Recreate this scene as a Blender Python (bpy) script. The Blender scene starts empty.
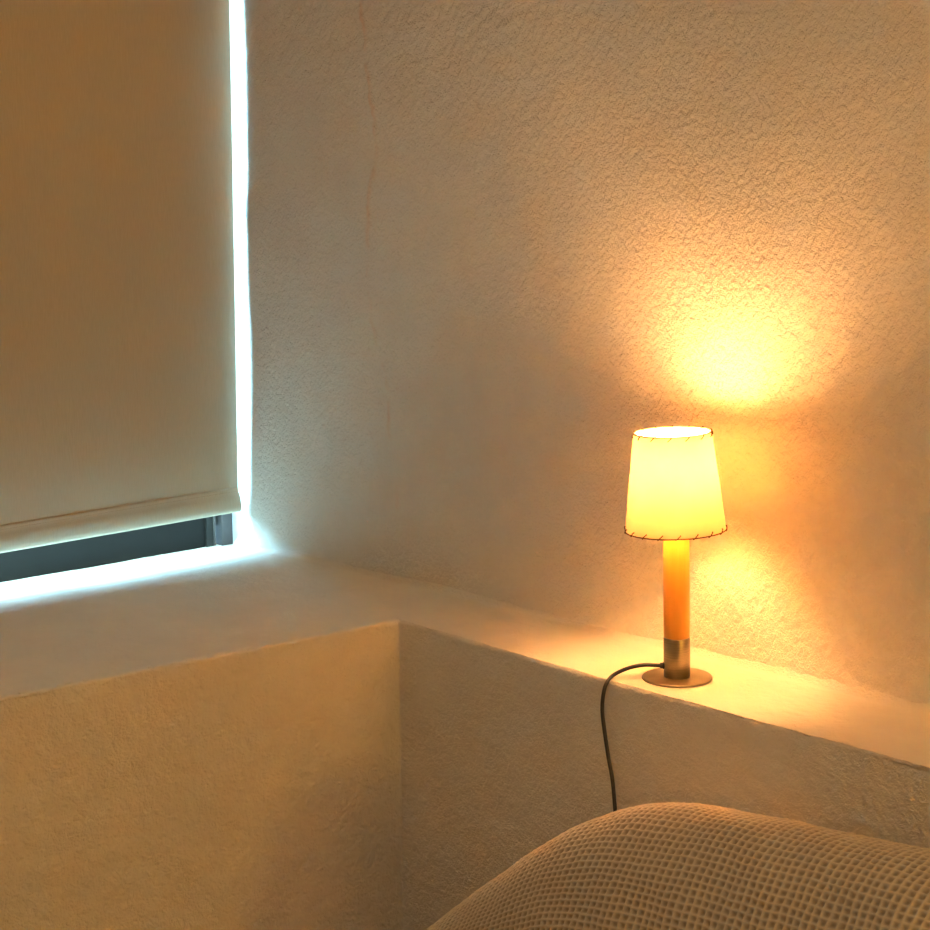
import bpy, bmesh, math
import numpy as np
from mathutils import Vector, Matrix, Euler

S = bpy.context.scene
COL = S.collection
PI = math.pi

# ---------------------------------------------------------------- parameters
ZL = 0.85            # height of the plaster ledge
XW = 1.616           # face of the right wall
YW = 2.280           # plane of the window frame front
LAMP = (1.517, 1.270, ZL)
BULB_Z = 0.252       # bulb centre above lamp base

# ---------------------------------------------------------------- helpers
def link(o, parent=None):
    COL.objects.link(o)
    if parent is not None:
        o.parent = parent
    return o

def mesh_obj(name, verts, faces, mat, parent=None, smooth=True, loc=(0, 0, 0)):
    me = bpy.data.meshes.new(name)
    me.from_pydata([tuple(v) for v in verts], [], faces)
    me.update()
    if smooth:
        me.polygons.foreach_set('use_smooth', [True] * len(me.polygons))
    me.materials.append(mat)
    o = bpy.data.objects.new(name, me)
    o.location = loc
    return link(o, parent)

def bm_obj(name, bm, mat, parent=None, smooth=True, loc=(0, 0, 0)):
    bmesh.ops.recalc_face_normals(bm, faces=bm.faces)
    me = bpy.data.meshes.new(name)
    bm.to_mesh(me); bm.free()
    if smooth:
        me.polygons.foreach_set('use_smooth', [True] * len(me.polygons))
    me.materials.append(mat)
    o = bpy.data.objects.new(name, me)
    o.location = loc
    return link(o, parent)

def grid_obj(name, P, mat, parent=None, wrap_u=False, wrap_v=False, attr=None, flip=False):
    """P: (nu, nv, 3) array of points -> one quad grid mesh."""
    nu, nv = P.shape[:2]
    me = bpy.data.meshes.new(name)
    V = P.reshape(-1, 3).astype(np.float32)
    iu = np.arange(nu if wrap_u else nu - 1); iv = np.arange(nv if wrap_v else nv - 1)
    A, B = np.meshgrid(iu, iv, indexing='ij')
    A1 = (A + 1) % nu; B1 = (B + 1) % nv
    q = np.stack([A * nv + B, A1 * nv + B, A1 * nv + B1, A * nv + B1], -1).reshape(-1, 4)
    if flip:
        q = q[:, ::-1]
    q = np.ascontiguousarray(q).astype(np.int32)
    me.vertices.add(len(V)); me.vertices.foreach_set('co', V.ravel())
    me.loops.add(q.size); me.loops.foreach_set('vertex_index', q.ravel())
    me.polygons.add(len(q))
    me.polygons.foreach_set('loop_start', np.arange(0, q.size, 4, dtype=np.int32))
    me.polygons.foreach_set('loop_total', np.full(len(q), 4, dtype=np.int32))
    me.polygons.foreach_set('use_smooth', np.ones(len(q), dtype=bool))
    me.update(calc_edges=True)
    me.validate()
    if attr:
        for k, a in attr.items():
            at = me.attributes.new(k, 'FLOAT', 'POINT')
            at.data.foreach_set('value', a.ravel().astype(np.float32))
    me.materials.append(mat)
    o = bpy.data.objects.new(name, me)
    return link(o, parent)

def box_bm(bm, x0, x1, y0, y1, z0, z1):
    vs = [bm.verts.new((x, y, z)) for x in (x0, x1) for y in (y0, y1) for z in (z0, z1)]
    for f in ((0, 1, 3, 2), (4, 6, 7, 5), (0, 4, 5, 1), (2, 3, 7, 6), (0, 2, 6, 4), (1, 5, 7, 3)):
        bm.faces.new([vs[i] for i in f])
    return vs

def box_obj(name, b, mat, parent=None, bevel=0.0, seg=2):
    bm = bmesh.new(); box_bm(bm, *b)
    if bevel:
        bmesh.ops.bevel(bm, geom=list(bm.edges), offset=bevel, segments=seg, affect='EDGES', profile=0.5)
    return bm_obj(name, bm, mat, parent, smooth=False)

def lathe(name, prof, mat, parent=None, seg=64, loc=(0, 0, 0), closed=False):
    """prof: list of (r, z); r = 0 ends are capped by a single vertex."""
    vs, fs, rings = [], [], []
    for r, z in prof:
        if r < 1e-6:
            rings.append([len(vs)]); vs.append((0, 0, z))
        else:
            rings.append(list(range(len(vs), len(vs) + seg)))
            vs += [(r * math.cos(2 * PI * k / seg), r * math.sin(2 * PI * k / seg), z) for k in range(seg)]
    pairs = list(zip(rings, rings[1:])) + ([(rings[-1], rings[0])] if closed else [])
    for a, b in pairs:
        for k in range(seg):
            k1 = (k + 1) % seg
            if len(a) == 1 and len(b) == 1:
                continue
            if len(a) == 1:
                fs.append((a[0], b[k1], b[k]))
            elif len(b) == 1:
                fs.append((a[k], a[k1], b[0]))
            else:
                fs.append((a[k], a[k1], b[k1], b[k]))
    o = mesh_obj(name, vs, fs, mat, parent, loc=loc)
    bm = bmesh.new(); bm.from_mesh(o.data)
    bmesh.ops.recalc_face_normals(bm, faces=bm.faces)
    bm.to_mesh(o.data); bm.free()
    return o

def tube_bm(bm, pts, r, seg=10, closed=False):
    pts = [Vector(p) for p in pts]
    n = len(pts); rings = []
    up = Vector((0, 0, 1))
    prev = None
    for i, p in enumerate(pts):
        if closed:
            t = (pts[(i + 1) % n] - pts[i - 1]).normalized()
        else:
            t = (pts[min(i + 1, n - 1)] - pts[max(i - 1, 0)]).normalized()
        if prev is None:
            a = t.cross(up)
            if a.length < 1e-3:
                a = t.cross(Vector((1, 0, 0)))
            a.normalize()
        else:
            a = (prev - t * prev.dot(t)).normalized()
        prev = a
        b = t.cross(a)
        rr = r[i] if isinstance(r, (list, tuple)) else r
        rings.append([bm.verts.new(p + (a * math.cos(2 * PI * k / seg) + b * math.sin(2 * PI * k / seg)) * rr) for k in range(seg)])
    for i in range(n if closed else n - 1):
        A, B = rings[i], rings[(i + 1) % n]
        for k in range(seg):
            bm.faces.new((A[k], A[(k + 1) % seg], B[(k + 1) % seg], B[k]))
    if not closed:
        bm.faces.new(rings[0][::-1]); bm.faces.new(rings[-1])

def spline(ctrl, n=12):
    out = []
    c = [Vector(p) for p in ctrl]
    c = [c[0] * 2 - c[1]] + c + [c[-1] * 2 - c[-2]]
    for i in range(1, len(c) - 2):
        p0, p1, p2, p3 = c[i - 1:i + 3]
        for k in range(n):
            t = k / n
            out.append(0.5 * ((2 * p1) + (p2 - p0) * t + (2 * p0 - 5 * p1 + 4 * p2 - p3) * t * t + (3 * p1 - p0 - 3 * p2 + p3) * t ** 3))
    out.append(c[-2])
    return out

def vnoise(P, scale, seed=0):
    """smooth value noise in [-1, 1], P (..., 3) in metres, scale = cells per metre (number or 3)."""
    p = P * np.asarray(scale, dtype=float) + seed * 17.31
    i = np.floor(p).astype(np.int64); f = p - i
    u = f * f * f * (f * (f * 6 - 15) + 10)
    def h(a, b, c):
        n = (a * 374761393 + b * 668265263 + c * 2147483647 + seed * 144665) & 0xFFFFFFFF
        n = ((n ^ (n >> 13)) * 1274126177) & 0xFFFFFFFF
        n = ((n ^ (n >> 16)) * 2246822519) & 0xFFFFFFFF
        return ((n ^ (n >> 15)) & 0xFFFFFF) / float(0x7FFFFF) - 1.0
    r = 0
    for dx in (0, 1):
        for dy in (0, 1):
            for dz in (0, 1):
                w = (u[..., 0] if dx else 1 - u[..., 0]) * (u[..., 1] if dy else 1 - u[..., 1]) * (u[..., 2] if dz else 1 - u[..., 2])
                r = r + w * h(i[..., 0] + dx, i[..., 1] + dy, i[..., 2] + dz)
    return r

def thing(name, label, cat, loc=(0, 0, 0), rot=(0, 0, 0), group=None):
    o = bpy.data.objects.new(name, None); COL.objects.link(o)
    o.empty_display_size = 0.05
    o.location = loc; o.rotation_euler = rot
    o['label'] = label; o['category'] = cat
    if group: o['group'] = group
    return o

def structure(o):
    o['kind'] = 'structure'
    return o

# ---------------------------------------------------------------- materials
def new_mat(name):
    m = bpy.data.materials.new(name); m.use_nodes = True
    nt = m.node_tree
    b = nt.nodes['Principled BSDF']
    return m, nt, b

def N(nt, kind, **kw):
    n = nt.nodes.new(kind)
    for k, v in kw.items():
        if hasattr(n, k) and k not in ('inputs',):
            setattr(n, k, v)
    return n

def noise(nt, vec, scale, detail=3, rough=0.55, dist=0.0):
    n = nt.nodes.new('ShaderNodeTexNoise')
    n.inputs['Scale'].default_value = scale; n.inputs['Detail'].default_value = detail
    n.inputs['Roughness'].default_value = rough; n.inputs['Distortion'].default_value = dist
    nt.links.new(vec, n.inputs['Vector'])
    return n.outputs['Fac']

def math_n(nt, op, a, b=None, clamp=False):
    n = nt.nodes.new('ShaderNodeMath'); n.operation = op; n.use_clamp = clamp
    for i, v in enumerate((a, b)):
        if v is None: continue
        if isinstance(v, (int, float)): n.inputs[i].default_value = v
        else: nt.links.new(v, n.inputs[i])
    return n.outputs[0]

def ramp(nt, fac, stops):
    n = nt.nodes.new('ShaderNodeValToRGB')
    e = n.color_ramp.elements
    while len(e) < len(stops): e.new(0.5)
    for k, (p, c) in enumerate(stops):
        e[k].position = p; e[k].color = (*c, 1) if len(c) == 3 else c
    nt.links.new(fac, n.inputs['Fac'])
    return n.outputs['Color']

def plaster(name, colour, rough_amt=1.0, fine_amt=1.0, crack=False, stretch=(1, 1, 1), rot=0.0):
    m, nt, b = new_mat(name)
    tc = nt.nodes.new('ShaderNodeTexCoord')
    mp = nt.nodes.new('ShaderNodeMapping')
    mp.inputs['Scale'].default_value = stretch
    mp.inputs['Rotation'].default_value = (rot, 0, 0)
    nt.links.new(tc.outputs['Object'], mp.inputs['Vector'])
    v = mp.outputs['Vector']
    big = noise(nt, v, 110, 3, 0.6, 0.6)          # trowelled lumps, about 1 cm
    mid = noise(nt, v, 210, 3, 0.6, 0.3)
    fine = noise(nt, v, 620, 2, 0.5)
    mask = noise(nt, tc.outputs['Object'], 3.2, 2, 0.5)
    mask = math_n(nt, 'MULTIPLY_ADD', mask, 1.6)
    mask.node.inputs[2].default_value = -0.05
    mask.node.use_clamp = True
    h = math_n(nt, 'ADD', math_n(nt, 'MULTIPLY', math_n(nt, 'MULTIPLY', big, mask), 1.6 * rough_amt),
               math_n(nt, 'MULTIPLY', mid, 1.25 * rough_amt))
    h = math_n(nt, 'ADD', h, math_n(nt, 'MULTIPLY', fine, 0.45 * fine_amt))
    ge = nt.nodes.new('ShaderNodeNewGeometry'); sx = nt.nodes.new('ShaderNodeSeparateXYZ')
    nt.links.new(ge.outputs['True Normal'], sx.inputs[0])
    k = math_n(nt, 'SUBTRACT', 1.0, math_n(nt, 'MULTIPLY', math_n(nt, 'ABSOLUTE', sx.outputs['Z']), 0.72))
    h = math_n(nt, 'MULTIPLY', h, k)
    bp = nt.nodes.new('ShaderNodeBump')
    bp.inputs['Strength'].default_value = 1.0; bp.inputs['Distance'].default_value = 0.0028
    nt.links.new(h, bp.inputs['Height']); nt.links.new(bp.outputs['Normal'], b.inputs['Normal'])
    c0 = tuple(x * 0.93 for x in colour)
    c = ramp(nt, noise(nt, tc.outputs['Object'], 14, 4, 0.6), [(0.3, c0), (0.7, colour)])
    if crack:
        at = nt.nodes.new('ShaderNodeAttribute'); at.attribute_name = 'crack'
        mx = nt.nodes.new('ShaderNodeMix'); mx.data_type = 'RGBA'
        nt.links.new(at.outputs['Fac'], mx.inputs['Factor'])
        nt.links.new(c, mx.inputs['A']); mx.inputs['B'].default_value = (0.75, 0.42, 0.22, 1)
        c = mx.outputs['Result']
    nt.links.new(c, b.inputs['Base Color'])
    b.inputs['Roughness'].default_value = 0.85
    b.inputs['Specular IOR Level'].default_value = 0.25
    return m

def simple(name, colour, rough=0.5, metal=0.0, spec=0.5, nscale=60, namp=0.08, bump=0.0):
    m, nt, b = new_mat(name)
    tc = nt.nodes.new('ShaderNodeTexCoord')
    f = noise(nt, tc.outputs['Object'], nscale, 3, 0.5)
    c = ramp(nt, f, [(0.3, tuple(x * (1 - namp) for x in colour)), (0.7, tuple(min(1, x * (1 + namp)) for x in colour))])
    nt.links.new(c, b.inputs['Base Color'])
    b.inputs['Roughness'].default_value = rough; b.inputs['Metallic'].default_value = metal
    b.inputs['Specular IOR Level'].default_value = spec
    if bump:
        bp = nt.nodes.new('ShaderNodeBump'); bp.inputs['Distance'].default_value = bump
        nt.links.new(f, bp.inputs['Height']); nt.links.new(bp.outputs['Normal'], b.inputs['Normal'])
    return m

WALLC = (0.80, 0.755, 0.68)
M_wall = plaster('plaster_wall', WALLC, 1.0, 1.0, crack=True, stretch=(1, 1.0, 0.75), rot=0.5)
M_ledge = plaster('plaster_ledge', WALLC, 0.95, 0.9)
M_room = plaster('plaster_room', WALLC, 0.5, 0.5)
M_frame = simple('window_aluminium', (0.09, 0.082, 0.088), 0.55, 0.0, 0.3)
M_rail = simple('window_rail_dark', (0.006, 0.0058, 0.006), 0.6, 0.0, 0.25)
M_gasket = simple('window_gasket', (0.012, 0.012, 0.012), 0.6)
M_floor = None

def floor_mat():
    m, nt, b = new_mat('terracotta_tiles')
    tc = nt.nodes.new('ShaderNodeTexCoord')
    br = nt.nodes.new('ShaderNodeTexBrick')
    br.offset = 0; br.inputs['Scale'].default_value = 3.3
    br.inputs['Color1'].default_value = (0.36, 0.19, 0.10, 1); br.inputs['Color2'].default_value = (0.30, 0.15, 0.08, 1)
    br.inputs['Mortar'].default_value = (0.35, 0.30, 0.24, 1); br.inputs['Mortar Size'].default_value = 0.012
    br.inputs['Brick Width'].default_value = 1.0; br.inputs['Row Height'].default_value = 1.0
    nt.links.new(tc.outputs['Object'], br.inputs['Vector'])
    nt.links.new(br.outputs['Color'], b.inputs['Base Color'])
    b.inputs['Roughness'].default_value = 0.5
    return m
M_floor = floor_mat()

def glass_mat():
    m, nt, b = new_mat('window_glass')
    out = nt.nodes['Material Output']; nt.nodes.remove(b)
    tr = nt.nodes.new('ShaderNodeBsdfTransparent'); gl = nt.nodes.new('ShaderNodeBsdfGlossy')
    tr.inputs['Color'].default_value = (0.93, 0.97, 0.96, 1); gl.inputs['Roughness'].default_value = 0.02
    mx = nt.nodes.new('ShaderNodeMixShader'); mx.inputs['Fac'].default_value = 0.06
    nt.links.new(tr.outputs[0], mx.inputs[1]); nt.links.new(gl.outputs[0], mx.inputs[2])
    nt.links.new(mx.outputs[0], out.inputs['Surface'])
    return m
M_glass = glass_mat()

def blind_mat():
    m, nt, b = new_mat('roller_blind_fabric')
    tc = nt.nodes.new('ShaderNodeTexCoord')
    w = nt.nodes.new('ShaderNodeTexNoise'); w.inputs['Scale'].default_value = 1.0
    mp = nt.nodes.new('ShaderNodeMapping'); mp.inputs['Scale'].default_value = (900, 900, 60)
    nt.links.new(tc.outputs['Object'], mp.inputs['Vector']); nt.links.new(mp.outputs['Vector'], w.inputs['Vector'])
    c = ramp(nt, w.outputs['Fac'], [(0.3, (0.46, 0.405, 0.30)), (0.7, (0.50, 0.44, 0.33))])
    nt.links.new(c, b.inputs['Base Color'])
    b.inputs['Roughness'].default_value = 0.8; b.inputs['Specular IOR Level'].default_value = 0.2
    bp = nt.nodes.new('ShaderNodeBump'); bp.inputs['Distance'].default_value = 0.0002
    nt.links.new(w.outputs['Fac'], bp.inputs['Height']); nt.links.new(bp.outputs['Normal'], b.inputs['Normal'])
    return m
M_blind = blind_mat()

def shade_mat():
    m, nt, b = new_mat('parchment_shade')
    out = nt.nodes['Material Output']
    tc = nt.nodes.new('ShaderNodeTexCoord')
    f = noise(nt, tc.outputs['Object'], 45, 4, 0.6)
    c = ramp(nt, f, [(0.3, (0.95, 0.60, 0.24)), (0.75, (1.0, 0.66, 0.28))])
    d = ramp(nt, f, [(0.3, (0.72, 0.58, 0.38)), (0.75, (0.76, 0.62, 0.42))])
    tr = nt.nodes.new('ShaderNodeBsdfTranslucent'); nt.links.new(c, tr.inputs['Color'])
    nt.links.new(d, b.inputs['Base Color']); b.inputs['Roughness'].default_value = 0.55
    mx = nt.nodes.new('ShaderNodeMixShader'); mx.inputs['Fac'].default_value = SHADE_T
    nt.links.new(b.outputs[0], mx.inputs[1]); nt.links.new(tr.outputs[0], mx.inputs[2])
    nt.links.new(mx.outputs[0], out.inputs['Surface'])
    return m
SHADE_T = 0.10
M_shade = shade_mat()

def wood_mat():
    m, nt, b = new_mat('lacquered_birch')
    tc = nt.nodes.new('ShaderNodeTexCoord')
    mp = nt.nodes.new('ShaderNodeMapping'); mp.inputs['Scale'].default_value = (160, 160, 5)
    nt.links.new(tc.outputs['Object'], mp.inputs['Vector'])
    f = noise(nt, mp.outputs['Vector'], 1.0, 4, 0.6, 0.4)
    c = ramp(nt, f, [(0.25, (0.68, 0.30, 0.035)), (0.75, (0.76, 0.35, 0.05))])
    nt.links.new(c, b.inputs['Base Color']); b.inputs['Roughness'].default_value = 0.42
    return m
M_wood = wood_mat()

def brushed():
    m, nt, b = new_mat('brushed_nickel')
    tc = nt.nodes.new('ShaderNodeTexCoord')
    mp = nt.nodes.new('ShaderNodeMapping'); mp.inputs['Scale'].default_value = (30, 30, 2500)
    nt.links.new(tc.outputs['Object'], mp.inputs['Vector'])
    f = noise(nt, mp.outputs['Vector'], 1.0, 2, 0.5)
    c = ramp(nt, f, [(0.3, (0.30, 0.245, 0.165)), (0.7, (0.40, 0.33, 0.225))])
    nt.links.new(c, b.inputs['Base Color'])
    b.inputs['Metallic'].default_value = 1.0; b.inputs['Roughness'].default_value = 0.36
    return m
M_metal = brushed()
M_cord = simple('cord_sheath', (0.03, 0.032, 0.04), 0.42, 0.0, 0.5)
M_lace = simple('leather_lacing', (0.13, 0.055, 0.018), 0.7, 0.0, 0.3, 300, 0.2)
M_holder = simple('bulb_holder_plastic', (0.75, 0.72, 0.66), 0.5)
M_white = simple('hem_stitching', (0.50, 0.42, 0.32), 0.8)
M_mattress = simple('mattress_linen', (0.66, 0.60, 0.50), 0.9, 0, 0.2, 200, 0.06, 0.0006)
M_base = simple('bed_base_oak', (0.35, 0.22, 0.12), 0.55, 0, 0.4, 30, 0.15)

def waffle_mat():
    m, nt, b = new_mat('waffle_cotton')
    tc = nt.nodes.new('ShaderNodeTexCoord')
    f = noise(nt, tc.outputs['Object'], 900, 3, 0.6)
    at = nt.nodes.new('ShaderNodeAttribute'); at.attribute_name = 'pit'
    c = ramp(nt, at.outputs['Fac'], [(0.0, (0.74, 0.64, 0.50)), (1.0, (0.36, 0.29, 0.215))])  # shade inside the weave pits painted into the cotton colour
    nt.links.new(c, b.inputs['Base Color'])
    b.inputs['Roughness'].default_value = 0.95; b.inputs['Specular IOR Level'].default_value = 0.1
    bp = nt.nodes.new('ShaderNodeBump'); bp.inputs['Distance'].default_value = 0.0004
    nt.links.new(f, bp.inputs['Height']); nt.links.new(bp.outputs['Normal'], b.inputs['Normal'])
    return m
M_waffle = waffle_mat()

def bulb_mat():
    m, nt, b = new_mat('frosted_bulb_glow')
    out = nt.nodes['Material Output']; nt.nodes.remove(b)
    e = nt.nodes.new('ShaderNodeEmission')
    e.inputs['Color'].default_value = (1.0, 0.505, 0.185, 1); e.inputs['Strength'].default_value = BULB
    nt.links.new(e.outputs[0], out.inputs['Surface'])
    return m
BULB = 165.0
FILL = 1.9
SIDE = 6.0
M_bulb = bulb_mat()

# ---------------------------------------------------------------- setting: right wall
CRACK = [(1.9374, 1.7235), (1.9351, 1.6423), (1.9281, 1.5738), (1.9143, 1.5185), (1.909, 1.4634), (1.9211, 1.415), (1.9338, 1.3448), (1.9313, 1.267), (1.9156, 1.1822), (1.8904, 1.1267), (1.8895, 1.0693), (1.8753, 1.013), (1.8724, 0.9408)]
def wall_right():
    ys = np.concatenate([np.arange(-1.3, 0.70, 0.05), np.arange(0.70, 2.37, 0.0022)])
    zs = np.concatenate([np.arange(0.0, 0.80, 0.05), np.arange(0.80, 1.80, 0.0022), np.arange(1.82, 2.61, 0.05), [2.6]])
    Y, Z = np.meshgrid(ys, zs, indexing='ij')
    P = np.stack([np.full_like(Y, XW), Y, Z], -1)
    Q = P.copy(); Q[..., 0] = 0
    d = 0.0022 * vnoise(Q, 5, 1) + 0.0012 * vnoise(Q, 13, 2)
    # trowel ridges, stretched strokes
    rr = np.clip(0.55 + 0.9 * vnoise(Q, 3.0, 9) + (1.75 - Y) * 0.5, 0.1, 1.3)
    c, s = math.cos(0.6), math.sin(0.6)
    R = np.stack([Q[..., 0], Q[..., 1] * c + Q[..., 2] * s, -Q[..., 1] * s + Q[..., 2] * c], -1)
    d += rr * (0.00095 * vnoise(R, (1, 150, 85), 3) + 0.00075 * np.abs(vnoise(R, (1, 80, 45), 4)) )
    # crack ridge
    dist = np.full(Y.shape, 9.0)
    wob = 0.004 * vnoise(Q, 40, 6) + 0.002 * vnoise(Q, 130, 7)
    for (y0, z0), (y1, z1) in zip(CRACK, CRACK[1:]):
        t = np.clip((Z - z0) / (z1 - z0), 0, 1)
        inside = (Z <= z0) & (Z >= z1)
        dd = np.where(inside, np.abs(Y + wob - (y0 + (y1 - y0) * t)), 9.0)
        dist = np.minimum(dist, dd)
    on = np.clip(0.45 + 0.9 * vnoise(Q, 16, 8) + 0.7 * vnoise(Q, 70, 12), 0, 1)
    cr = np.exp(-(dist / 0.0042) ** 2) * on
    d += 0.0021 * cr
    P[..., 0] -= d
    zc = np.array([0.0, 0.90, 1.05, 1.30, 1.37, 1.42, 1.7, 2.6]); yc = np.array([2.226, 2.226, 2.221, 2.212, 2.213, 2.203, 2.193, 2.19])
    cy = np.interp(Z, zc, yc) + 0.0012 * vnoise(Q, (1, 1, 30), 11)
    t = Y - cy
    P[..., 0] += 0.5 * (t + np.sqrt(t * t + 0.002 ** 2)) * 0.30
    return structure(grid_obj('wall_right', P, M_wall, attr={'crack': cr * 0.36}, flip=False))
wall_right()

# ---------------------------------------------------------------- setting: low L-shaped plaster wall carrying the ledge
def low_wall():
    # front line (inner side) and back line (against the walls), swept together
    fr = [(-1.28, 1.90), (0.917, 1.752), (1.171, 1.730), (1.468, 1.704), (1.4530, 1.331), (1.4555, 0.897), (1.462, 0.30), (1.462, -1.28)]
    bk = [(-1.28, YW + .05), (0.917, YW + .05), (1.171, YW + .05), (XW + .03, YW + .05), (XW + .006, 1.331), (XW + .006, 0.897), (XW + .006, 0.30), (XW + .006, -1.28)]
    fine = [0.05, 0.0025, 0.0025, 0.0025, 0.0025, 0.0025, 0.01, 0.1]
    F, B, Nn = [], [], []
    for i in range(len(fr) - 1):
        a, b_ = np.array(fr[i]), np.array(fr[i + 1]); c, d = np.array(bk[i]), np.array(bk[i + 1])
        L = np.linalg.norm(b_ - a); n = max(2, int(L / fine[i]))
        for k in range(n):
            t = k / n
            F.append(a + (b_ - a) * t); B.append(c + (d - c) * t)
    F.append(np.array(fr[-1])); B.append(np.array(bk[-1]))
    F = np.array(F); B = np.array(B)
    # outward (room side) horizontal direction
    T = np.gradient(F, axis=0); T /= np.linalg.norm(T, axis=1)[:, None]
    NR = np.stack([T[:, 1], -T[:, 0]], -1)
    ic = int(np.argmin(np.abs(F - np.array(fr[3])).sum(1)))
    NR[ic] = np.array([-1.0, -1.0])
    # profile: list of (t across 0 back..1 front, offset outwards, z)
    prof = []
    for t in np.concatenate([np.linspace(0, 0.9, 90), np.linspace(0.91, 0.99, 14)]):
        prof.append((t, 0.0, 0.0))
    r = 0.0045
    for a in np.linspace(0, PI / 2, 9):
        prof.append((1.0, -r + r * math.sin(a), -r + r * math.cos(a)))
    for dz in np.concatenate([np.arange(0.0065, 0.50, 0.0028), np.arange(0.52, ZL, 0.04), [ZL]]):
        prof.append((1.0, 0.0, -dz))
    prof = np.array(prof)
    Tt, O, Zz = prof[:, 0], prof[:, 1], prof[:, 2]
    P = np.zeros((len(F), len(prof), 3))
    XY = B[:, None, :] * (1 - Tt)[None, :, None] + F[:, None, :] * Tt[None, :, None]
    XY = XY + NR[:, None, :] * (O[None, :, None])
    P[..., :2] = XY
    P[..., 2] = ZL + Zz[None, :]
    # coved joint between ledge and wall
    dw = XW - P[..., 0]
    top = (Tt < 0.995)[None, :]
    cove = np.where(top & (P[..., 1] < YW - .0), np.clip(0.010 - dw, 0, 0.016) ** 2 / 0.016, 0)
    P[..., 2] += cove
    sl = np.clip((P[..., 1] - 2.10) / 0.18, 0, 1); P[..., 2] -= 0.0095 * sl * sl * (3 - 2 * sl) * top
    Q = P.copy()
    n1 = 0.0016 * vnoise(Q, 7, 21) + 0.0007 * vnoise(Q, 22, 22)
    n2 = 0.00035 * vnoise(Q, 120, 23)
    near = np.exp(-((P[..., 0] - LAMP[0]) ** 2 + (P[..., 1] - LAMP[1]) ** 2) / 0.07 ** 2)
    flat = 1 - 0.85 * near
    istop = (Zz > -0.004)[None, :]
    P[..., 2] += np.where(istop, (n1 + n2) * flat, 0)
    face = np.clip(-Zz / 0.0045, 0, 1)[None, :]
    edge = np.exp(-((Zz + 0.003) / 0.010) ** 2)[None, :] * (Tt > 0.995)[None, :]
    s_id = np.arange(len(F))[:, None]
    E = Q.copy(); E[..., 2] = 0
    amp = np.clip(0.7 + 0.9 * vnoise(E, 12, 33), 0.15, 1.5)
    chip = amp * (0.0014 * np.clip(vnoise(E, 160, 31) + 0.25, 0, 1) + 0.0016 * np.clip(vnoise(E, 70, 32), 0, 1) + 0.0006 * np.abs(vnoise(E, 330, 34)))
    off = face * (n1 * 1.4 + 0.0008 * vnoise(Q, 45, 24) + 0.0009 * vnoise(Q, (170, 170, 110), 25)) - edge * chip
    P[..., 0] += NR[:, 0][:, None] * off; P[..., 1] += NR[:, 1][:, None] * off
    P[..., 2] -= chip * 0.9 * (np.clip((Zz + 0.012) / 0.012, 0, 1)[None, :] * (Tt > 0.985)[None, :])
    return structure(grid_obj('wall_low', P, M_ledge, flip=True))
low_wall()

# ---------------------------------------------------------------- setting: window wall (around the window), other walls, floor, ceiling
WX0, WX1, WZ0, WZ1 = 0.42, XW + 0.02, 0.825, 2.02
bm = bmesh.new()
box_bm(bm, -1.3, WX0, YW - 0.02, YW + 0.22, 0.0, 2.6)
box_bm(bm, WX0, WX1, YW - 0.02, YW + 0.22, WZ1, 2.6)
box_bm(bm, WX0, WX1, YW + 0.052, YW + 0.22, 0.0, WZ0)
structure(bm_obj('wall_back', bm, M_room, smooth=False))
bm = bmesh.new(); box_bm(bm, -1.5, -1.3, -1.3, YW + .2, 0, 2.6)
structure(bm_obj('wall_left', bm, M_room, smooth=False))
bm = bmesh.new(); box_bm(bm, -1.5, XW + .2, -1.5, -1.3, 0, 2.6)
structure(bm_obj('wall_front', bm, M_room, smooth=False))
bm = bmesh.new(); box_bm(bm, -1.5, XW + .2, -1.5, YW + .22, 2.6, 2.8)
structure(bm_obj('ceiling', bm, M_room, smooth=False))
bm = bmesh.new(); box_bm(bm, -1.5, XW + .2, -1.5, YW + .22, -0.2, 0.0)
structure(bm_obj('floor', bm, M_floor, smooth=False))
# reveal outside the window on the right, so the glass does not look past the wall end
bm = bmesh.new(); box_bm(bm, XW + 0.022, XW + .2, YW + 0.095, YW + .22, 0, 2.6)
structure(bm_obj('trim_1', bm, M_room, smooth=False))

# ---------------------------------------------------------------- window
win = bpy.data.objects.new('window_1', None); COL.objects.link(win)
win.location = (1.0, YW, 0.85)
YF = YW + 0.02; DX = 0.0145; win['kind'] = 'structure'
def wbox(name, b, mat, bevel=0.0, parent=win):
    ox, oy, oz = win.location
    return box_obj(name, (b[0] - ox, b[1] - ox, b[2] - oy, b[3] - oy, b[4] - oz, b[5] - oz), mat, parent, bevel)
ZF = 0.834
wbox('jamb', (1.5935 + DX, 1.6145 + DX, YF, YF + .07, ZF, 2.01), M_frame, 0.001)
wbox('jamb', (0.425, 0.447, YF, YF + .07, ZF, 2.01), M_frame, 0.001)
wbox('head_rail', (0.447, 1.5935 + DX, YF, YF + .07, 1.985, 2.01), M_frame, 0.001)
wbox('sill_rail', (0.447, 1.5935 + DX, YF + .030, YF + .07, ZF, 0.8395), M_gasket, 0.001)
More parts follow.
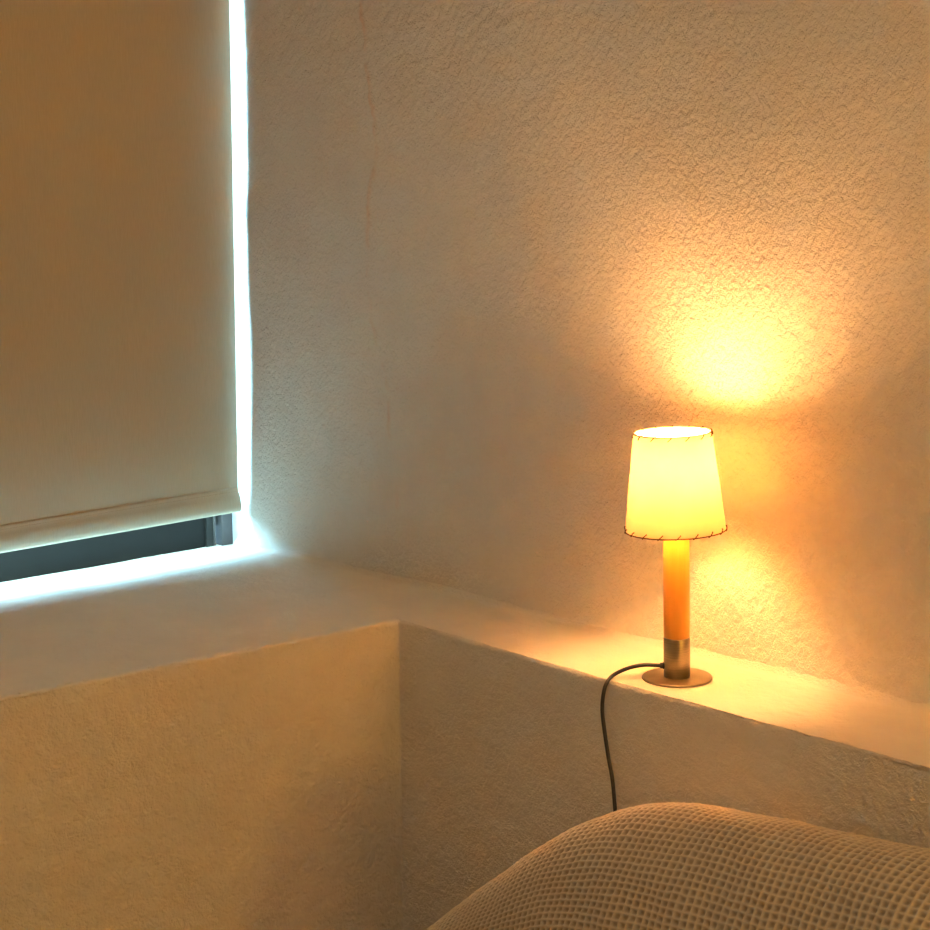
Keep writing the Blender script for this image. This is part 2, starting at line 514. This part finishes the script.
# sash
wbox('gasket', (1.5845 + DX, 1.5934 + DX, YF + .016, YF + .05, 0.873, 1.984), M_gasket)
wbox('sash_stile', (1.5690 + DX, 1.5844 + DX, YF + .008, YF + .045, 0.840, 1.980), M_gasket, 0.0012)
wbox('glazing_bead', (1.5815 + DX, 1.5840 + DX, YF + .0035, YF + .0079, 0.842, 1.978), M_frame, 0.0004)
wbox('sash_stile', (0.452, 0.477, YF + .008, YF + .045, 0.840, 1.980), M_frame, 0.0012)
wbox('sash_rail', (0.4775, 1.5685 + DX, YF + .012, YF + .045, 0.840, 0.918), M_rail, 0.0012)
wbox('sash_rail', (0.4775, 1.5685 + DX, YF + .012, YF + .045, 1.945, 1.980), M_rail, 0.0012)
wbox('glass_pane', (0.4775, 1.5685 + DX, YF + .024, YF + .029, 0.9185, 1.9445), M_glass)

# ---------------------------------------------------------------- roller blind
BY = 2.250
bl = thing('roller_blind', 'beige fabric roller blind pulled down in front of the window above the sill', 'blind', (1.0, BY, 0.85))
def blind_x(z):      # right edge, slightly out of plumb
    return 1.6045 + 0.0085 * np.clip((z - 0.95) / 0.75, 0, 1.4)
def blind_sheet():
    n, mz = 60, 200
    zz = np.concatenate([np.linspace(2.02, 0.9405, mz)])
    uu = np.linspace(0, 1, n)
    U, Z = np.meshgrid(uu, zz, indexing='ij')
    X = 0.46 + (blind_x(Z) - 0.46) * U
    Z = Z + np.maximum(-0.004 * (1.594 - X) / 0.4, -0.012) * np.clip((1.1 - Z) / 0.15, 0, 1)
    dz = (0.0085 - 0.0070) * 0
    Y = np.full_like(X, BY) + 0.0016 * np.sin(X * 9 + Z * 2) * np.clip((Z - 0.95) / 0.3, 0, 1) - 0.0016 * np.exp(-((1 - U) / 0.02) ** 2)
    F = np.stack([X - 1.0, Y - BY, Z - 0.85], -1)
    Bk = F.copy(); Bk[..., 1] += 0.0009
    return F, Bk
F, Bk = blind_sheet()
P = np.concatenate([F, Bk[:, ::-1]], 1)
sheet = grid_obj('blind_fabric', P, M_blind, bl, wrap_v=True)
def hem():
    # pocket with the weight bar: front bulges, flat back
    prof = [(-0.0008, 0.948), (-0.0022, 0.9445), (-0.0012, 0.9400), (-0.0040, 0.934), (-0.0052, 0.927), (-0.0052, 0.917), (-0.0034, 0.9105), (0.0, 0.9070), (0.0035, 0.9090), (0.0055, 0.918), (0.0050, 0.932), (0.0022, 0.942), (0.0010, 0.948)]
    prof = [(y, z) for y, z in prof]
    xs = np.concatenate([np.linspace(0.459, 1.585, 60), np.linspace(1.587, 1.609, 8)])
    P = np.zeros((len(xs), len(prof), 3))
    for i, x in enumerate(xs):
        for j, (y, z) in enumerate(prof):
            k = (0.948 - z) / 0.038
            xe = x
            if x > 1.585:
                xe = x - (1 - k) * 0.0042 * (x - 1.585) / 0.024
            tilt = -0.004 * (1.594 - x) / 0.4
            P[i, j] = (xe - 1.0, y, z - 0.854 + max(tilt, -0.012) * (1 if z < 0.947 else 1))
    o = grid_obj('hem_bar', P, M_blind, bl, wrap_v=True)
    # close the ends
    bmm = bmesh.new(); bmm.from_mesh(o.data)
    bmm.verts.ensure_lookup_table()
    m = len(prof); tot = len(bmm.verts)
    bmm.faces.new([bmm.verts[j] for j in range(m)]); bmm.faces.new([bmm.verts[tot - m + j] for j in range(m)])
    bmesh.ops.recalc_face_normals(bmm, faces=bmm.faces)
    bmm.to_mesh(o.data); bmm.free()
    return o
hem()
bm = bmesh.new()
tube_bm(bm, [(x - 1.0, -0.0010, 0.9412 - 0.854 + max(-0.004 * (1.594 - x) / 0.4, -0.012)) for x in np.linspace(0.47, 1.603, 60)], 0.0005, 6)
bm_obj('hem_seam', bm, M_lace, bl)
rb = bmesh.new()
tube_bm(rb, [(0.44 - 1, -0.0, 2.045 - .85), (1.612 - 1, -0.0, 2.045 - .85)], 0.021, 24)
bm_obj('roller_tube', rb, M_frame, bl)
for x0 in (0.432, 1.612):
    bm = bmesh.new(); box_bm(bm, x0 - 1, x0 + .005 - 1, -0.026, 0.0279, 2.02 - .85, 2.075 - .85)
    bm_obj('roller_bracket', bm, M_frame, bl, smooth=False)

# ---------------------------------------------------------------- table lamp
tilt = math.radians(1.0)
view_h = Vector((0.682, 0.731, 0))
lm = thing('table_lamp', 'small lit table lamp with stitched parchment shade on the plaster ledge', 'lamp', (LAMP[0], LAMP[1], ZL + 0.0007))
lm.rotation_mode = 'QUATERNION'
from mathutils import Quaternion
lm.rotation_quaternion = Quaternion(view_h, -tilt)
# base disc
lathe('base', [(0, 0), (0.0392, 0), (0.0402, 0.0004), (0.0405, 0.0013), (0.0401, 0.0022), (0.0390, 0.0025), (0, 0.0025)], M_metal, lm, 96)
lathe('stem_collar', [(0, 0.0025), (0.0150, 0.0025), (0.0153, 0.0030), (0.0153, 0.0485), (0.0150, 0.0492), (0, 0.0492)], M_metal, lm, 64)
w = lathe('column', [(0, 0.0494), (0.0146, 0.0494), (0.0149, 0.0505), (0.0151, 0.060), (0.0151, 0.178), (0.0148, 0.1800), (0, 0.1803)], M_wood, lm, 64)
w['label'] = 'orange birch wood column'
lathe('bulb_holder', [(0, 0.1804), (0.010, 0.1804), (0.0125, 0.183), (0.0125, 0.205), (0.0135, 0.207), (0.0135, 0.212), (0.012, 0.214), (0.012, 0.2195), (0, 0.2195)], M_holder, lm, 32)
bz = BULB_Z
pr = [(0, 0.2197), (0.0080, 0.2198), (0.0080, 0.226)]
for a in np.linspace(-0.9, 0, 5):
    pr.append((0.013 * math.cos(a), bz - 0.014 + 0.013 * math.sin(a)))
for a in np.linspace(0, PI / 2, 7):
    pr.append((0.013 * math.cos(a), bz + 0.014 + 0.013 * math.sin(a)))
pr[-1] = (0, bz + 0.027)
blb = lathe('bulb', pr, M_bulb, lm, 20)
# shade, tipped a little towards the window
SR0, SR1, SZ0, SZ1 = 0.0573, 0.0440, 0.1755, 0.2870
sh = bpy.data.objects.new('lamp_shade', None)
stl = Quaternion(view_h, -math.radians(1.5)).to_matrix()
piv = Vector((0, 0, SZ0))
def tip(p):
    v = Vector(p) - piv
    v = stl @ v
    return v + piv + Vector((-0.0005, 0.0005, 0))
def shade_r(z): return SR0 + (SR1 - SR0) * (z - SZ0) / (SZ1 - SZ0)
seg, nz = 128, 24
prof = [(shade_r(z), z) for z in np.linspace(SZ0, SZ1, nz)]
SP = np.zeros((seg, len(prof), 3))
for i in range(seg):
    a = 2 * PI * i / seg
    for j, (r, z) in enumerate(prof):
        SP[i, j] = tip((r * math.cos(a), r * math.sin(a), z))
sh = grid_obj('lamp_shade', SP, M_shade, lm, wrap_u=True, flip=False)
def lacing(name, z, r, n, up):
    """cord wrapped over the rim through evenly spaced holes, with a running wire on the rim"""
    bm = bmesh.new()
    ring = [tip(((r) * math.cos(a), (r) * math.sin(a), z + up * 0.0004)) for a in np.linspace(0, 2 * PI, 120, endpoint=False)]
    tube_bm(bm, ring, 0.00075, 8, closed=True)
    hole = 0.0038
    for k in range(n):
        a0 = 2 * PI * (k + 0.3) / n
        da = 2 * PI / n * 0.28 * up
        zh = z - up * hole
        pts = []
        for s, aa, rad in ((0, 0, -0.0010), (0.0, 0.02, 0.0004), (0.10, 0.1, 0.0012), (0.55, 0.5, 0.0013), (0.92, 0.85, 0.0012), (1.12, 1.0, 0.0003), (0.9, 1.0, -0.0012), (0.45, 1.05, -0.0014), (0.05, 1.1, -0.0012)):
            zz = zh + (z + up * 0.0008 - zh) * s
            rr = shade_r(zh + (z - zh) * min(s, 1)) + rad - (0.0 if rad > 0 else 0.0006)
            an = a0 + da * aa
            pts.append(tip((rr * math.cos(an), rr * math.sin(an), zz)))
        tube_bm(bm, spline(pts, 3), 0.00062, 7)
    return bm_obj(name, bm, M_lace, sh)
lacing('rim_lacing', SZ1, SR1, 14, 1)
lacing('rim_lacing', SZ0, SR0, 18, -1)
# spider ring that carries the shade
bm = bmesh.new()
for k in range(3):
    a = 2 * PI * k / 3 + 0.4
    tube_bm(bm, [(0.0118 * math.cos(a), 0.0118 * math.sin(a), 0.2135), tip((0.030 * math.cos(a), 0.030 * math.sin(a), 0.205)), tip(((shade_r(.2) - 0.0009) * math.cos(a), (shade_r(.2) - 0.0009) * math.sin(a), 0.200))], 0.0009, 8)
bm_obj('shade_carrier', bm, M_metal, lm)
# grommet and cord leave the collar to the image left
ld = Vector((-0.731, 0.682, 0)).normalized()
Rl = lm.rotation_quaternion.to_matrix()
def loc_of(p):   # world point -> lamp local
    return Rl.inverted() @ (Vector(p) - Vector((LAMP[0], LAMP[1], ZL + 0.0007)))
bm = bmesh.new()
g0 = ld * 0.0148 + Vector((0, 0, 0.0155))
tube_bm(bm, [g0, g0 + ld * 0.0015, g0 + ld * 0.0016, g0 + ld * 0.0042, g0 + ld * 0.0050], [0.0042, 0.0042, 0.0034, 0.0034, 0.0022], 16)
bm_obj('cord_grommet', bm, M_cord, lm)
s0 = g0 + ld * 0.004
cpts = [s0] + [loc_of(p) for p in [(1.4882, 1.2969, 0.8666), (1.4747, 1.3095, 0.8625), (1.4629, 1.3204, 0.8545), (1.4515, 1.3201, 0.8472), (1.4468, 1.3202, 0.8368), (1.445, 1.3205, 0.8216), (1.444, 1.3179, 0.8033), (1.4435, 1.3098, 0.7658), (1.443, 1.2997, 0.7204)]]
cpts += [loc_of((1.4430, 1.290, 0.60)), loc_of((1.4430, 1.282, 0.40)), loc_of((1.4430, 1.278, 0.10)), loc_of((1.4430, 1.276, 0.004))]
bm = bmesh.new(); tube_bm(bm, spline(cpts, 10), 0.0023, 12)
bm_obj('power_cord', bm, M_cord, lm)

# ---------------------------------------------------------------- bed under the cushion
bed = thing('bed', 'low bed with a linen mattress along the plaster wall, under the cushion', 'bed', (0.95, 0.58, 0))
bm = bmesh.new(); box_bm(bm, -0.44, 0.47, -1.1, 1.03, 0.20, 0.40)
bmesh.ops.bevel(bm, geom=list(bm.edges), offset=0.03, segments=5, affect='EDGES')
bm_obj('mattress', bm, M_mattress, bed)
bm = bmesh.new(); box_bm(bm, -0.43, 0.465, -1.09, 1.02, 0.06, 0.199)
bmesh.ops.bevel(bm, geom=list(bm.edges), offset=0.004, segments=2, affect='EDGES')
bm_obj('bed_base', bm, M_base, bed, smooth=False)
for sx in (-0.38, 0.42):
    for sy in (-0.9, 0.9):
        bm = bmesh.new(); tube_bm(bm, [(sx, sy, 0), (sx, sy, 0.0595)], 0.025, 20)
        bm_obj('leg', bm, M_base, bed)

# ---------------------------------------------------------------- waffle cushion
def cushion():
    X0 = 1.364
    ky = np.array([-0.10, -0.03, 0.03, 0.11, 0.18, 0.27, 0.38, 0.55, 0.75, 0.841, 0.895, 0.948, 1.036, 1.115, 1.182, 1.232, 1.300, 1.365, 1.435, 1.495, 1.535])
    kz = -0.002 + np.array([0.42, 0.50, 0.57, 0.64, 0.69, 0.735, 0.780, 0.808, 0.814, 0.812, 0.808, 0.804, 0.797, 0.783, 0.763, 0.737, 0.686, 0.636, 0.572, 0.505, 0.42])
    ky0, ky1 = -0.09, 1.53
    cell = 0.0088
    per = 7
    # smooth top line
    yy = np.linspace(ky0, ky1, 900)
    zt = np.interp(yy, ky, kz)
    ker = np.hanning(61); ker /= ker.sum()
    zt = np.convolve(np.pad(zt, 30, mode='edge'), ker, mode='valid')
    # arc length along the top line
    s = np.concatenate([[0], np.cumsum(np.hypot(np.diff(yy), np.diff(zt) * 0.6))])
    nu = int(s[-1] / cell) * per
    su = np.linspace(0, s[-1], nu)
    yu = np.interp(su, s, yy); zu = np.interp(su, s, zt)
    e = np.clip(np.minimum(yu - ky0, ky1 - yu) / 0.11, 0, 1)
    end = np.sqrt(np.clip(1 - (1 - e) ** 2, 0, 1))
    end = np.maximum(end, 0.02)
    # cross-section loop (v up-slope, t out of the front), superellipse
    H, T = 0.235, 0.106
    ph = np.linspace(0, 2 * PI, 4000)
    nexp = 2.35
    cv = np.sign(np.cos(ph)) * np.abs(np.cos(ph)) ** (2 / nexp) * H
    ct = np.sign(np.sin(ph)) * np.abs(np.sin(ph)) ** (2 / nexp) * T
    al = np.concatenate([[0], np.cumsum(np.hypot(np.diff(cv), np.diff(ct)))])
    nvc = int(al[-1] / cell)
    # front part fine: from a bit behind the top to the lower front; back coarse
    arc = np.concatenate([np.arange(-0.10, 0.42, cell / per)])
    back = np.arange(0.43, al[-1] - 0.105, 0.012)
    arcs = np.concatenate([arc, back]) % al[-1]
    V = np.interp(arcs, al, cv); Tt = np.interp(arcs, al, ct)
    bcell = np.concatenate([arc, back]) / cell
    lean = math.radians(12)
    vd = np.array([math.sin(lean), 0, math.cos(lean)])     # up the slope, leaning back to the wall
    nd = np.array([-math.cos(lean), 0, math.sin(lean)])
    # centre of section from ridge top
    Hs = (0.72 + 0.28 * end)[:, None]; Ts = end[:, None]
    C = np.stack([np.full(nu, X0), yu, zu - H * math.cos(lean) * Hs[:, 0]], -1)
    C[:, 0] -= H * math.sin(lean) * 1.0
    C[:, 2] = 0.40 + (zu - 0.40) * 0.5
    Hn = (zu - C[:, 2]) / math.cos(lean)
    Hs = np.maximum(Hn / H, 0.03)[:, None]
    P = C[:, None, :] + (V[None, :] * Hs)[..., None] * vd + (Tt[None, :] * Ts)[..., None] * nd
    # normals
    du = np.gradient(P, axis=0); dv = np.gradient(P, axis=1)
    n = np.cross(du, dv); n /= np.maximum(np.linalg.norm(n, axis=-1, keepdims=True), 1e-9)
    cen = C[:, None, :]
    sgn = np.sign((n * (P - cen)).sum(-1).mean())
    n *= sgn
    # soft lumps and waffle pits
    lump = 0.0035 * vnoise(P, 9, 41) + 0.0015 * vnoise(P, 26, 42)
    wobu = 0.22 * vnoise(P, 30, 43) + 0.10 * vnoise(P, 110, 45)
    wobv = 0.22 * vnoise(P, 30, 44) + 0.10 * vnoise(P, 110, 46)
    a = su[:, None] / cell + wobu; b = bcell[None, :] + wobv
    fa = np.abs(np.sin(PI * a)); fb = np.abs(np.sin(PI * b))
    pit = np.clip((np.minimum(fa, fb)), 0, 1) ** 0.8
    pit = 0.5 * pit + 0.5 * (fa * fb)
    fade = np.concatenate([np.ones(len(arc)), np.zeros(len(back))])[None, :]
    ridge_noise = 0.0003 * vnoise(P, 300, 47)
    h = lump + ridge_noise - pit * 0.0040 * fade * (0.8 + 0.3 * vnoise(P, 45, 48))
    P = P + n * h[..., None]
    P[..., 2] = np.maximum(P[..., 2], 0.4012)
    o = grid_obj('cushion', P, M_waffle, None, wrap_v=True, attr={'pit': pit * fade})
    # close the two ends
    bmm = bmesh.new(); bmm.from_mesh(o.data); bmm.verts.ensure_lookup_table()
    nv = len(arcs); tot = len(bmm.verts)
    for base in (0, tot - nv):
        cc = sum((bmm.verts[base + j].co for j in range(nv)), Vector()) / nv
        c = bmm.verts.new(cc); bmm.verts.ensure_lookup_table()
        for j in range(nv):
            bmm.faces.new((bmm.verts[base + j], bmm.verts[base + (j + 1) % nv], c)).smooth = True
    bmesh.ops.recalc_face_normals(bmm, faces=bmm.faces)
    bmm.to_mesh(o.data); bmm.free()
    o['label'] = 'large beige cushion in waffle weave cotton leaning by the low plaster wall'
    o['category'] = 'cushion'
    return o
cushion()

# ---------------------------------------------------------------- daylight and added fill lights
W = bpy.data.worlds.new('overcast_daylight'); S.world = W; W.use_nodes = True
bg = W.node_tree.nodes['Background']
bg.inputs['Color'].default_value = (0.38, 0.73, 1.0, 1); bg.inputs['Strength'].default_value = 21.0
pl = bpy.data.lights.new('window_portal', 'AREA'); pl.shape = 'RECTANGLE'; pl.size = 1.14; pl.size_y = 1.06
pl.cycles.is_portal = True
po = bpy.data.objects.new('window_portal', pl); COL.objects.link(po)
po.location = (1.02, YW + 0.08, 1.43); po.rotation_euler = (math.radians(-90), 0, 0)

al = bpy.data.lights.new('ceiling_fill', 'AREA'); al.shape = 'DISK'; al.size = 1.1  # unseen overhead fill, added to lift the room's ambient light
al.energy = FILL; al.color = (1.0, 0.84, 0.58)
ao = bpy.data.objects.new('ceiling_fill', al); COL.objects.link(ao)
ao.location = (0.1, 0.3, 2.58)
bl2 = bpy.data.lights.new('side_fill', 'POINT'); bl2.energy = SIDE; bl2.color = (1.0, 0.52, 0.07); bl2.shadow_soft_size = 0.09  # added orange fill out of view, warms blind and low wall; no fixture
bo = bpy.data.objects.new('side_fill', bl2); COL.objects.link(bo); bo.location = (1.22, -0.60, 1.12)
# ---------------------------------------------------------------- camera
yaw, pitch, roll = math.radians(43), math.radians(9.2), math.radians(0.4)
fw = Vector((math.sin(yaw) * math.cos(pitch), math.cos(yaw) * math.cos(pitch), -math.sin(pitch)))
r0 = Vector((math.cos(yaw), -math.sin(yaw), 0)); u0 = r0.cross(fw)
rt = r0 * math.cos(roll) + u0 * math.sin(-roll)
up = rt.cross(fw)
cd = bpy.data.cameras.new('camera'); cd.sensor_width = 36; cd.lens = 36 * 1755 / 930; cd.clip_start = 0.02
co = bpy.data.objects.new('camera', cd); COL.objects.link(co)
co.matrix_world = Matrix(((rt.x, up.x, -fw.x, 0), (rt.y, up.y, -fw.y, 0), (rt.z, up.z, -fw.z, 1.42), (0, 0, 0, 1)))
S.camera = co

S.cycles.use_denoising = True
S.cycles.max_bounces = 10; S.cycles.diffuse_bounces = 6; S.cycles.transparent_max_bounces = 8
S.cycles.sample_clamp_indirect = 150
S.cycles.caustics_reflective = False; S.cycles.caustics_refractive = False
S.view_settings.view_transform = 'Standard'; S.view_settings.look = 'None'
S.view_settings.gamma = 1; S.view_settings.use_curve_mapping = False
S.view_settings.exposure = 1.58
